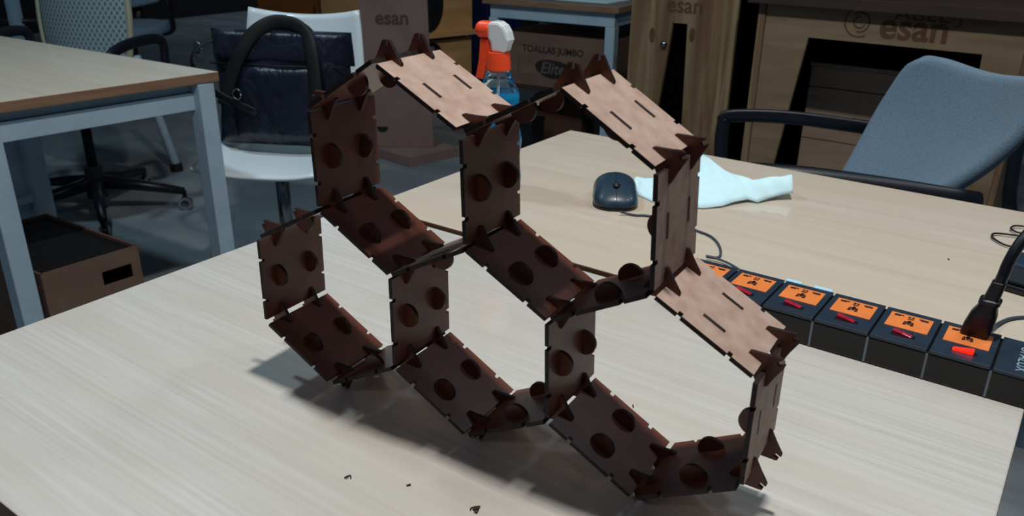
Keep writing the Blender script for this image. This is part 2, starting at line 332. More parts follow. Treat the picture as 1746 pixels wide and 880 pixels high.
for A_, B_, sd in ED:
    a = Vector(VV[A_]); b = Vector(VV[B_]); d = (b - a).normalized(); c = (a + b) / 2
    adj.setdefault(A_, []).append(math.atan2(d.y, d.x)); adj.setdefault(B_, []).append(math.atan2(-d.y, -d.x))
    D3 = u_ax * d.x + z_ax * d.y
    n2 = Vector((-d.y, d.x)) * sd                    # disc side
    N3 = u_ax * n2.x + z_ax * n2.y
    O = (u_ax * c.x + z_ax * (c.y + Z0)) * S
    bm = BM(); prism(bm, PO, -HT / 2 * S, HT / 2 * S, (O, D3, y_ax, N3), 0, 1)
    # faces away from the discs take the paler, rougher board material
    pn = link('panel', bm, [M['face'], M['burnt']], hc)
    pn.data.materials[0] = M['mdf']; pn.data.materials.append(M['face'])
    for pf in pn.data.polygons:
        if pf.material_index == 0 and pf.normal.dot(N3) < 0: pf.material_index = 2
    for wv in (-.23, .23):
        bm = BM(); r = .122
        poly = [(-.104, -HT / 2 - .004), (.106, -HT / 2 - .004), (.106, HT / 2)] + ringpoly(.01, HT / 2 - .002, r, r, 18, 0, PI) + [(-.104, HT / 2)]
        Oc = O + y_ax * wv * S
        prism(bm, [(x * S, y * S) for x, y in poly], -.019 * S, .019 * S, (Oc, D3, N3, D3.cross(N3)), 0, 1)
        link('disc', bm, [M['mdf'], M['burnt']], pn)
for k, angs in adj.items():
    base = sum(math.cos(3 * a) for a in angs), sum(math.sin(3 * a) for a in angs)
    ph = math.atan2(base[1], base[0]) / 3
    P = []
    for q in range(3):
        a = ph + q * 2 * PI / 3; d = Vector((math.cos(a), math.sin(a))); n = Vector((-d.y, d.x))
        tr = .158
        for s_, t_ in ((-.044, tr - .012), (-.034, tr), (-.018, tr), (-.018, .112), (.018, .112), (.018, tr), (.034, tr), (.044, tr - .012)):
            P.append(d * t_ + n * s_)
        a2 = a + PI / 3; d2 = Vector((math.cos(a2), math.sin(a2))); P.append(d2 * .108)
    v = VV[k]
    for wv in (-.23, .23):
        bm = BM(); O = (u_ax * v[0] + z_ax * (v[1] + Z0) + y_ax * wv) * S
        prism(bm, [(p.x * S, p.y * S) for p in P], -.019 * S, .019 * S, (O, u_ax, z_ax, y_ax), 0, 1)
        link('star_connector', bm, [M['mdf'], M['burnt']], hc)

# ------------------------------------------------------------------ mouse
def mouse():
    a = at(1042, 300, z=TZ + .02); b = at(1056, 356, z=TZ + .012)
    ax = (b - a); ang = math.atan2(ax.y, ax.x) - R(4)
    fr0 = at(1050, 362, z=TZ); dv = Vector((math.cos(ang), math.sin(ang), 0)); c = fr0 - dv * .057
    t = empty('computer_mouse', (c.x, c.y, TZ), ang)
    tag(t, 'small dark blue black wired mouse on the far table beside the pale cloth', 'mouse')
    L_, W_ = .112, .074
    def prof(s):   # s 0 back .. 1 front : half width, height
        wd = W_ / 2 * (1 - abs(2 * s - 1) ** 4.2) ** .5 * (1.03 - .1 * math.sin(PI * s))
        h = (.013 + .025 * math.sin(PI / 2 * min(1, (1 - s) / .62))) * (1 - .55 * max(0, (.38 - s) / .38) ** 2.6) * (1 - abs(2 * s - 1) ** 14) ** .5 + .001
        return wd, h
    def ring(bm, zf0, zf1, grow, part):
        n = 22; K = 20; rows = []
        for i in range(n + 1):
            s = .012 + .976 * i / n; wd, h = prof(s); x = (s - .5) * L_; row = []
            for k in range(K + 1):
                ph = PI * k / K; y = wd * grow * math.cos(ph); z = zf0 + max(0, (h - zf0)) * math.sin(ph) ** .75 * zf1
                row.append(bm.verts.new((x, y, z)))
            rows.append(row)
        for i in range(n):
            for k in range(K): bm.faces.new([rows[i][k], rows[i + 1][k], rows[i + 1][k + 1], rows[i][k + 1]])
        for r_ in (rows[0], rows[-1]): bm.faces.new(r_)
        for i in range(n): bm.faces.new([rows[i][0], rows[i][K], rows[i + 1][K], rows[i + 1][0]])
    bm = BM(); ring(bm, .006, 1, 1.0, 0); link('shell', bm, M['mouse'], t, smooth=True)
    bm = BM(); ring(bm, .0005, .82, .97, 0); link('base', bm, M['black'], t, smooth=True)
    bm = BM(); pts = []
    for i in range(14):
        s = .12 + .86 * i / 13; wd, h = prof(s); pts.append(((s - .5) * L_, 0, h + .0001))
    tube(bm, pts, .0006, 6); link('button_split', bm, M['rubber'], t)
    bm = BM(); h = prof(.66)[1]; Mx = Matrix.Translation((.16 * L_, 0, h - .0062)) @ Matrix.Rotation(PI / 2, 4, 'X')
    lathe(bm, [(.001, -.0035), (.0085, -.0035), (.0092, -.002), (.0092, .002), (.0085, .0035), (.001, .0035)], 20, M4=Mx); link('scroll_wheel', bm, M['rubber'], t, smooth=True)
    bm = BM(); lathe(bm, [(.0005, .0), (.0085, .0), (.0085, .001), (.0005, .001)], 20, c=(.16 * L_, 0, h - .0012), sx=1.5, sy=.72); link('wheel_well', bm, M['black'], t, smooth=True)
    return t, ang
mt_, mang = mouse()
pts = [at(1058, 361, z=TZ + .006), at(1068, 364, z=TZ + .003), at(1085, 367, z=TZ + .0022), at(1105, 368, z=TZ + .0022), at(1150, 377, z=TZ + .0022), at(1185, 392, z=TZ + .0022), at(1210, 402, z=TZ + .0022), at(1224, 415, z=TZ + .0022),
       at(1229, 430, z=TZ + .0022), at(1224, 439, z=TZ + .0022), at(1207, 437, z=TZ + .0022), at(1206, 436, z=TZ + .003)]
bm = BM(); tube(bm, cat_spline(pts, 8), .0017, 8); o = link('cable', bm, M['cable'], None, smooth=True); o.parent = mt_; o.matrix_parent_inverse = (Matrix.Translation(mt_.location) @ Matrix.Rotation(mang, 4, 'Z')).inverted()
pts = [at(1205, 437, z=TZ + .005), at(1222, 441, z=TZ + .0046), at(1240, 448, z=TZ + .004), at(1256, 457, z=TZ + .006), at(1262, 461, z=TZ + .012)]
bm = BM(); tube(bm, cat_spline(pts, 8), .0016, 8); tag(link('thin_cable', bm, M['cable'], None, smooth=True), 'short grey cable end lying behind the left end of the power strip', 'cable')

# ------------------------------------------------------------------ paper towel
def towel():
    # outline front edge and back edge, a loosely rolled strip of paper towel lying to the right
    front = [(1080, 318, 0), (1088, 333, 0), (1115, 345, 0), (1160, 352, .001), (1200, 355, .001), (1232, 351, .002), (1252, 344, .004), (1275, 340, .004), (1292, 345, .001), (1312, 338, .004), (1330, 333, .007), (1352, 329, .011)]
    back = [(1084, 302, .004), (1100, 304, .004), (1130, 303, .006), (1165, 285, .012), (1196, 262, .026), (1208, 268, .024), (1228, 286, .02), (1250, 299, .016), (1275, 308, .014), (1300, 309, .014), (1322, 307, .016), (1344, 309, .018)]
    fr = [at(x, y, z=TZ + .0012 + h) for x, y, h in front]; bk = [at(x, y, z=TZ + .0012 + h) for x, y, h in back]
    n = len(fr); bm = BM()
    def fn(u, v):
        x = u * (n - 1); i = min(int(x), n - 2); t = x - i
        a = fr[i].lerp(fr[i + 1], t); b = bk[i].lerp(bk[i + 1], t); p = a.lerp(b, v)
        bulge = math.sin(PI * v) * (.006 + .012 * u) + .0016 * math.sin(u * 41 + v * 7) * v * (1 - v) * 4
        p.z = max(p.z + bulge, TZ + .0012); return p
    shell(bm, fn, 66, 12, .0012)
    o = link('paper_towel', bm, M['cloth'], smooth=True)
    tag(o, 'crumpled pale cyan paper towel lying behind the mouse on the far table', 'paper towel')
towel()

# ------------------------------------------------------------------ spray bottle
def bottle():
    bx, by = -.398, .548
    t = empty('spray_bottle', (bx, by, TZ), R(188)); tag(t, 'clear spray bottle of blue cleaner with orange and white trigger head', 'spray bottle')
    prof = [(.0, 0), (.032, 0), (.0365, .004), (.0375, .022), (.0345, .04), (.0335, .052), (.036, .066), (.0375, .080), (.036, .094), (.031, .106), (.0285, .114), (.030, .124), (.033, .138), (.0335, .150), (.031, .161), (.026, .169), (.0235, .172), (.0245, .175), (.022, .178), (.0195, .181), (.0205, .184), (.0180, .187), (.0160, .192), (.0160, .197)]
    bm = BM(); lathe(bm, prof, 36); link('bottle_body', bm, M['clear'], t, smooth=True)
    lv = [(max(r - .0016, 0), z + (.0016 if z < .01 else 0)) for r, z in prof if z < .151] + [(.0312, .152), (0, .152)]
    bm = BM(); lathe(bm, lv, 36); link('liquid', bm, M['liquid'], t, smooth=True)
    bm = BM(); tube(bm, [(0, 0, .186), (.002, 0, .1), (.008, 0, .012)], .0022, 8); link('dip_tube', bm, M['white'], t, smooth=True)
    bm = BM(); lathe(bm, [(.0, .191), (.0185, .191), (.0192, .193), (.0180, .212), (.0172, .219), (.0, .219)], 28); link('collar', bm, M['orange'], t, smooth=False, bevel=.0008)
    # white head, local +x points at the nozzle
    head = [(-.0145, .2185), (.0075, .2185), (.009, .228), (.010, .234), (.014, .239), (.014, .262), (.006, .2645), (-.004, .264), (-.013, .259), (-.019, .250), (-.0225, .238), (-.019, .230), (-.0165, .222)]
    bm = BM(); prism(bm, head, -.012, .012, (Vector((0, 0, 0)), Vector((1, 0, 0)), Vector((0, 0, 1)), Vector((0, 1, 0)))); link('sprayer_head', bm, M['white'], t, bevel=.004)
    bm = BM(); Mx = Matrix.Translation((.0, 0, .2505)) @ Matrix.Rotation(PI / 2, 4, 'Y')
    lathe(bm, [(.0, .0125), (.0125, .0125), (.0132, .015), (.0132, .026), (.0128, .030), (.0115, .034), (.009, .037), (.0, .037)], 24, M4=Mx); nz = link('nozzle', bm, M['orange'], t, smooth=False, bevel=.0008)
    bm = BM(); lathe(bm, [(0, .0372), (.0045, .0372), (.0045, .0385), (0, .0385)], 20, M4=Mx); link('nozzle_tip', bm, M['castor'], nz)
    trig = [(.008, .2375), (.029, .2375), (.0295, .222), (.031, .205), (.034, .190), (.037, .177), (.024, .175), (.0205, .186), (.0185, .196), (.012, .205), (.008, .215)]
    bm = BM(); prism(bm, trig, -.0095, .0095, (Vector((0, 0, 0)), Vector((1, 0, 0)), Vector((0, 0, 1)), Vector((0, 1, 0)))); link('trigger', bm, M['orange'], t, bevel=.002)
bottle()

# ------------------------------------------------------------------ power strip
def strip():
    x0, x1 = .016, .44; yf, yb = .3155, .3945; zt = TZ + .033; t = empty('power_strip', (x0, yf, TZ))
    tag(t, 'long black power strip with six orange sockets across the seam of the tables', 'power strip')
    H = .033; D = yb - yf
    bm = BM(); box(bm, (0, 0, .0004), (x1 - x0, D, H - .003)); b = link('housing', bm, M['stripside'], t, bevel=.002)
    p = .0553; xs = [0 + p * k for k in range(7)]
    for k in range(6):
        a, c = xs[k] + .0011, xs[k + 1] - .0011
        bm = BM(); box(bm, (a, .0003, H - .0035), (c, D - .0003, H)); mo = link('socket_module', bm, M['strip'], t, bevel=.0007)
        cx = (a + c) / 2
        bm = BM(); box(bm, (cx - .0205, D - .047, H - .001), (cx + .0205, D - .011, H + .0007)); so = link('socket_plate', bm, M['socket'], mo, bevel=.0004)
        bm = BM()
        zz = (H + .0005, H + .0011)
        for q in ((-.0165, -.0175, -.0075, -.0155), (-.0165, -.0195, -.0105, -.0175), (-.003, -.0185, -.0005, -.0155), (.0005, -.0185, .003, -.0155), (-.003, -.0225, .0028, -.0205), (.0075, -.0175, .0165, -.0155), (.009, -.0195, .0165, -.0175),
                  (-.0015, -.0355, .0015, -.0255), (-.005, -.0375, -.002, -.0325), (.002, -.0375, .005, -.0325), (-.0045, -.0315, .0045, -.0290)):
            box(bm, (cx + q[0], D + q[1] + 0, zz[0]), (cx + q[2], D + q[3] + 0, zz[1]))
        link('pin_holes', bm, M['hole'], so)
        # recess and rocker switch
        bm = BM(); box(bm, (cx - .0105, .0125, H - .0005), (cx + .0125, .0205, H + .0003)); rc = link('switch_bezel', bm, M['black'], mo, bevel=.0003)
        bm = BM(); prism(bm, [(-.0085, 0), (.0095, 0), (.0095, .0016), (.001, .0036), (-.0085, .0052)] if k != 5 else [(-.009, 0), (.0095, 0), (.0095, .0050), (.001, .0034), (-.009, .0018)], .0135, .0198, (Vector((cx, 0, H)), Vector((1, 0, 0)), Vector((0, 0, 1)), Vector((0, 1, 0))))
        s = link('rocker_switch', bm, M['redon'] if k == 5 else M['red'], mo, bevel=.0007)
        if k == 5: s['label'] = 'lit red rocker switch'
    bm = BM(); box(bm, (xs[6] + .001, .0003, H - .0042), (x1 - x0, D - .0003, H - .001)); e = link('end_block', bm, M['strip'], t, bevel=.0007)
    text('lettering', 'OPALUX', .0145, frame((xs[6] + .0225, D * .47, H - .0008), (0, -1, 0), (1, 0, 0)), M['silver'], e, ext=.0002)
    bm = BM(); lathe(bm, [(0, 0), (.0012, 0), (.0012, .0004), (0, .0004)], 12, c=(xs[6] + .0215, D * .86, H - .001)); link('indicator', bm, M['red'], e)
    # clear film strips wrapped down the front side over each joint
    for k in range(1, 7):
        bm = BM(); box(bm, (xs[k] - .0011, -.0004, .001), (xs[k] + .0011, .0002, H - .004)); link('film_wrap', bm, M['tape'], t)
    for a, c in ((.1265, .1445), (.1585, .1785)):
        bm = BM(); box(bm, (a - x0 - .0, D - .0025, H + .0001), (c - x0, D + .0045, H + .0008)); link('sticker', bm, M['label'], t)
    return t
strip()
# plug standing in the last socket with its cord
def plug():
    x, y = .3235, .3765; z = TZ + .0341; t = empty('power_plug', (x, y, z)); tag(t, 'black power plug standing in the lit end socket of the power strip', 'plug')
    bm = BM()
    secs = [(.0, .0128, .0075), (.012, .0132, .0085), (.024, .0120, .0085), (.032, .0092, .008), (.036, .0082, .0078), (.0365, .0098, .009), (.041, .0098, .009), (.0415, .0072, .0072), (.060, .0064, .0064), (.061, .0058, .0058)]
    rows = []
    for z_, a, b in secs:
        lean = .010 * z_ / .06
        rows.append([bm.verts.new((a * abs(math.cos(q)) ** .5 * math.copysign(1, math.cos(q)) + lean, b * abs(math.sin(q)) ** .5 * math.copysign(1, math.sin(q)), z_)) for q in [2 * PI * k / 24 + .01 for k in range(24)]])
    for a, b in zip(rows, rows[1:]):
        for k in range(24): bm.faces.new([a[k], a[(k + 1) % 24], b[(k + 1) % 24], b[k]])
    bm.faces.new(rows[0][::-1]); bm.faces.new(rows[-1]); link('plug_body', bm, M['black'], t, smooth=False, bevel=.0006)
    bm = BM(); tube(bm, cat_spline([(.0101, 0, .059), (.0115, 0, .068), (.0125, .003, .078), (.0155, .008, .092), (.021, .018, .106), (.030, .032, .116), (.055, .065, .118), (.11, .12, .09)], 8), .0054, 12); link('cord', bm, M['blackcable'], t, smooth=True)
plug()
bm = BM(); tube(bm, cat_spline([at(1683, 562, z=TZ + .012), at(1692, 558, z=TZ + .006), at(1708, 549, z=TZ + .003), at(1725, 543, z=TZ + .0025), at(1750, 541, z=TZ + .0022), at(1790, 543, z=TZ + .0022)], 8), .0020, 8)
tag(link('thin_cable', bm, M['cable'], smooth=True), 'grey cable running right from behind the lit end socket', 'cable')
def adapter():
    c = at(1744, 465, z=TZ + .02); t = empty('power_adapter', (c.x + .012, c.y + .002, TZ), R(-12)); tag(t, 'glossy black adapter block at the right edge of the far table', 'adapter')
    bm = BM(); prism(bm, [(-.034, -.030), (.034, -.030), (.036, .026), (.030, .032), (-.026, .032), (-.036, .022)], .0005, .009); link('base', bm, M['black'], t, bevel=.003)
    bm = BM(); prism(bm, [(-.031, -.026), (.032, -.026), (.033, .024), (.027, .029), (-.023, .029), (-.032, .020)], .0092, .036); link('body', bm, M['mouse'], t, bevel=.005)
    bm = BM(); lathe(bm, [(0, 0), (.0013, .0), (.001, .0012), (0, .0015)], 12, c=(-.0315, .012, .026)); link('indicator', bm, M['led'], t, smooth=True)
adapter()
bm = BM(); q = [(1760, 423), (1730, 421), (1712, 417), (1696, 408), (1691, 402), (1696, 398), (1712, 399), (1735, 402), (1760, 408), (1775, 404), (1760, 398), (1738, 397), (1726, 392), (1724, 388), (1731, 385), (1745, 386), (1765, 390)]
tube(bm, cat_spline([at(x, y, z=TZ + .003 + .0012 * (i / 16)) for i, (x, y) in enumerate(q)], 6), .0014, 8)
tag(link('coiled_wire', bm, M['blackcable'], smooth=True), 'loops of thin black wire behind the adapter on the far table', 'wire')

# ------------------------------------------------------------------ side table
def side_table():
    t = empty('side_table', (-2.2, .6, 0)); tag(t, 'wood topped table on pale blue steel legs at the left edge', 'table')
    o = Vector((-2.2, .6)); z = .74
    A_ = Vector((-1.678, .30)); C_ = Vector((-1.606, .896)); B_ = Vector((-3.1, .822)); D_ = Vector((-3.17, .24))
    top_poly('tabletop', [tuple(p - o) for p in (A_, C_, B_, D_)], z - .026, z, M['table2'], t)
    def L(x, y): return (x - o.x, y - o.y)
    bm = BM()
    for (a, b) in ((Vector((-1.70, .33)), Vector((-1.635, .87))), (Vector((-1.66, .868)), Vector((-3.06, .80)))):
        d = (b - a).normalized(); n = Vector((d.y, -d.x)); 
        if n.dot(o - a) < 0: n = -n
        for (z0, z1, off) in ((z - .052, z - .026, .012), (z - .100, z - .053, 0)):
            poly = [a + n * off - o, b + n * off - o, b + n * .03 - o, a + n * .03 - o]; prism(bm, [tuple(p) for p in poly], z0, z1)
    link('apron_rail', bm, M['steel'], t, bevel=.002)
    for x, y in ((-1.662, .832), (-1.742, .302), (-3.06, .76), (-3.12, .26)):
        bm = BM(); a = L(x, y); box(bm, (a[0], a[1], 0), (a[0] + .05, a[1] + .05, z - .028)); link('leg', bm, M['steel'], t, bevel=.003)
side_table()
# grey steel uprights under it: a low rack
def rack():
    t = empty('low_steel_rack', (-2.3, .62, 0)); tag(t, 'low grey steel rack standing behind the side table legs', 'rack')
    for (px, py) in ((46, 372), (82, 370)):
        p = at(px, py, z=.24); bm = BM(); box(bm, (p.x - t.location.x - .03, p.y - t.location.y - .03, 0), (p.x - t.location.x + .02, p.y - t.location.y + .02, .6)); link('upright', bm, M['steel'], t, bevel=.002)
    bm = BM(); box(bm, (-.09, -.06, .3), (.05, .04, .32)); link('shelf', bm, M['steel'], t, bevel=.002)
rack()
def carton():
    t = empty('cardboard_box', (-1.9, .5, 0)); tag(t, 'open dark cardboard box with a hand hole under the side table', 'box')
    P = [Vector((-1.69, .365)), Vector((-1.675, .62)), Vector((-2.12, .60)), Vector((-2.14, .33))]; o = Vector((-1.9, .5)); Hh = .30
    q = [p - o for p in P]; bm = BM()
    prism(bm, [tuple(v) for v in q], .001, .006)
    for i in range(1, 4):
        a, b = q[i], q[(i + 1) % 4]; d = (b - a).normalized(); n = Vector((-d.y, d.x)) * .005
        prism(bm, [tuple(a), tuple(b), tuple(b + n), tuple(a + n)], .006, Hh)
    a, b = q[0], q[1]; d = (b - a).normalized(); n = Vector((-d.y, d.x)) * .005; L_ = (b - a).length
    for s0, s1, z0, z1 in ((0, L_, .006, .215), (0, L_, .255, Hh), (0, L_ * .58, .215, .255), (L_ * .9, L_, .215, .255)):
        prism(bm, [tuple(a + d * s0), tuple(a + d * s1), tuple(a + d * s1 + n), tuple(a + d * s0 + n)], z0, z1)
    link('carton', bm, M['card'], t)
    bm = BM(); prism(bm, [tuple(v * .97) for v in q], .285, .291); link('dark_sheet', bm, M['rubber'], t)  # flat black sheet across the box just below its rim
carton()

# ------------------------------------------------------------------ office chairs
def star_base(t, r=.33, ph=45, hz=.1):
    for k in range(5):
        a = R(ph + 72 * k); d = Vector((math.cos(a), math.sin(a), 0))
        bm = BM(); tube(bm, [d * .02 + Vector((0, 0, hz + .03)), d * (r * .5) + Vector((0, 0, hz + .01)), d * r + Vector((0, 0, hz - .022))], [.028, .022, .015], 10, flat=(1, 1.0)); lg = link('base_arm', bm, M['black'], t, smooth=True)
        bm = BM(); tube(bm, [d * r + Vector((0, 0, hz - .02)), d * r + Vector((0, 0, .05))], .009, 8)
        n = Vector((-d.y, d.x, 0)); lathe(bm, [(0, -.010), (.020, -.010), (.024, -.006), (.024, .006), (.020, .010), (0, .010)], 20, M4=frame(d * r + Vector((0, 0, .0262)), d, (0, 0, 1)))
        c = link('castor', bm, M['black'], lg, smooth=False)
        for s in (-1, 1):
            bm = BM(); lathe(bm, [(.017, -.004), (.026, -.004), (.026, .004), (.017, .004), (.017, -.004)], 24, M4=frame(d * r + n * s * .015 + Vector((0, 0, .0262)), d, (0, 0, 1))); link('castor_ring', bm, M['castor'], c)
    bm = BM(); lathe(bm, [(.0, hz - .03), (.04, hz - .03), (.042, hz + .03), (.036, hz + .05), (.034, .2), (.0, .2)], 20); link('hub', bm, M['black'], t, smooth=False)
    bm = BM(); lathe(bm, [(.0, .19), (.019, .19), (.019, .41), (.0, .41)], 16); link('gas_lift', bm, M['rubber'], t, smooth=True)
def mesh_chair():
    t = empty('office_chair', (-2.82, 1.12, 0), R(20)); tag(t, 'office chair with pale diamond mesh back behind the side table', 'chair')
    star_base(t, .33, 25)
    # local -Y is the way the chair faces
    bm = BM(); prism(bm, ringpoly(0, -.01, .25, .24, 28), .42, .47); link('seat', bm, M['fabric'], t, bevel=.015)
    def outline(v): return .175 + .04 * math.sin(PI * min(1, v * .9 + .05))
    def fn(u, v):
        wd = outline(v); x = (u * 2 - 1) * wd - .13; return (x, .22 + .05 * v - .05 * (1 - (2 * u - 1) ** 2), .5 + .5 * v)
    bm = BM(); shell(bm, fn, 14, 14, .008); link('mesh_back', bm, M['mesh'], t, smooth=True)
    bm = BM()
    path = [fn(0, v / 10) for v in range(11)] + [fn(u / 8, 1) for u in range(1, 9)] + [fn(1, 1 - v / 10) for v in range(1, 11)]
    tube(bm, path, .013, 8); link('back_frame', bm, M['meshframe'], t, smooth=True)
    bm = BM(); tube(bm, [(-.08, .16, .43), (-.13, .26, .5), (-.13, .245, .95)], .017, 8, flat=(1.2, .5)); link('spine', bm, M['meshframe'], t, smooth=True)
    for s in (-1, 1):
        bm = BM(); tube(bm, cat_spline([(s * .24, .12, .44), (s * .31, .12, .48), (s * .31, .13, .60), (s * .31, .12, .685), (s * .31, -.02, .695), (s * .31, -.14, .675), (s * .31, -.18, .63), (s * .31, -.165, .58)], 6), .017, 10, flat=(1.2, .8)); link('armrest', bm, M['black'], t, smooth=True)
mesh_chair()

FA = R(201)   # the way the grey chair faces
def grey_chair(loc, rz, label, group):
    t = empty('office_chair', loc, rz); tag(t, label, 'chair', group)     # local +X = the way it faces
    star_base(t, .3, 10)
    bm = BM(); prism(bm, ringpoly(.02, 0, .24, .24, 28), .43, .49); link('seat', bm, M['fabric'], t, bevel=.02)
    fr_ = Matrix.Translation((-.14, 1.42, 0)) @ Matrix.Rotation(FA, 4, 'Z'); inv = fr_.inverted()
    BL, BR, TL, TR = [inv @ Vector(p) for p in ((-.105, 1.65, .53), (.155, 1.36, .58), (.012, 1.70, .868), (.33, 1.35, .885))]
    nf = (BR - BL).cross(TL - BL).normalized(); nf = nf if nf.x > 0 else -nf
    def fn(u, v):    # u across, v up
        s = 2 * u - 1; k = max(0, (v - .80) / .2)
        wf = (.88 + .12 * min(1, v * 1.8) + .13 * math.sin(PI * min(1, v * 1.15))) * (1 - .16 * k ** 2.2)
        uu = .5 + (u - .5) * wf; p = BL.lerp(BR, uu).lerp(TL.lerp(TR, uu), v)
        p = p + nf * (.035 * s * s - .02 * math.sin(PI * v)); p.z += -.022 * v * (1 - s * s) - .03 * k ** 2 * abs(s) ** 5
        return p
    bm = BM(); shell(bm, fn, 16, 14, .034)
    o = link('backrest', bm, M['fabric'], t, smooth=True, bevel=.0, sub=1)
    bm = BM()
    def fb(u, v):
        p = fn(.12 + .76 * u, .05 + .6 * v); return (p[0] - .03, p[1], p[2])
    shell(bm, fb, 8, 8, .012); link('back_cover', bm, M['black'], t, smooth=True)
    bm = BM(); tube(bm, cat_spline([(-.05, 0, .42), (-.2, 0, .43), (-.28, 0, .5), (-.30, 0, .62)], 5), .03, 8, flat=(1.2, .4)); link('back_bracket', bm, M['black'], t, smooth=True)
    for s in (-1, 1):
        bm = BM(); tube(bm, cat_spline([(.16, s * .21, .44), (.19, s * .262, .47), (.205, s * .262, .57), (.205, s * .262, .64), (.19, s * .262, .662), (.05, s * .265, .668), (-.12, s * .262, .658), (-.25, s * .255, .645), (-.30, s * .235, .635)], 6), .017, 10, flat=(1.25, .62), up=None); link('armrest', bm, M['black'], t, smooth=True)
    return t
def copy_tree(o, parent=None):
    c = o.copy(); COL.objects.link(c); c.parent = parent
    for ch in list(o.children): copy_tree(ch, c)
    return c
gc = grey_chair((-.14, 1.42, 0), FA, 'grey blue upholstered armchair pushed against the far side of the far table', 'grey blue office chairs')
g2 = copy_tree(gc); g2.location = (.50, 1.66, 0); g2.rotation_euler = (0, 0, R(195)); g2['label'] = 'grey blue office chair cut off by the right edge of the photo'
g3 = copy_tree(gc); g3.location = (-4.50, 2.36, 0); g3.rotation_euler = (0, 0, R(-40)); g3['label'] = 'grey blue office chair half hidden behind the diamond mesh back'

# ------------------------------------------------------------------ white chair
def white_chair():
    t = empty('white_shell_chair', (-1.672, 1.125, 0), R(27)); tag(t, 'white plastic shell chair carrying the black bag', 'chair')
    # local -Y faces forward
    def fn(u, v):
        s = 2 * u - 1
        if v < .5:
            q = v / .5; y = -.20 + .38 * q; z = .455 - .03 * (1 - q) ** 4 - .012 * math.sin(PI * q) + .018 * abs(s) ** 3; wd = .198
        else:
            q = (v - .5) / .5; a = min(1, q * 3.2) * R(76)
            y = .18 + .05 * math.sin(a) + .09 * q; z = .452 + .05 * (1 - math.cos(a)) + .385 * max(0, q - .06) ; wd = .215 - .02 * q; y -= .03 * s * s * q
            z -= .022 * (1 - s * s) * q
        return (s * wd * (1 - .04 * (abs(2 * v - 1) ** 6)), y, z)
    bm = BM(); shell(bm, fn, 18, 40, .010); link('seat_shell', bm, M['whitep'], t, smooth=True)
    bm = BM(); box(bm, (-.09, -.09, .415), (.09, .11, .436)); link('mounting_plate', bm, M['rubber'], t, bevel=.003)
    bm = BM(); lathe(bm, [(0, .10), (.021, .10), (.021, .415), (0, .415)], 20); link('pedestal_post', bm, M['chrome'], t, smooth=True)
    bm = BM(); lathe(bm, [(0, .07), (.034, .07), (.036, .09), (.034, .13), (.0, .13)], 20); link('pedestal_collar', bm, M['black'], t, smooth=False)
    for k in range(4):
        a = R(20 + 90 * k); d = Vector((math.cos(a), math.sin(a), 0))
        bm = BM(); tube(bm, [d * .02 + Vector((0, 0, .095)), d * .29 + Vector((0, 0, .03))], [.017, .012], 10); lg = link('foot_bar', bm, M['chrome'], t, smooth=True)
        bm = BM(); lathe(bm, [(0, 0), (.016, 0), (.014, .028), (0, .03)], 14, c=tuple(d * .285)); link('glide', bm, M['black'], lg)
white_chair()

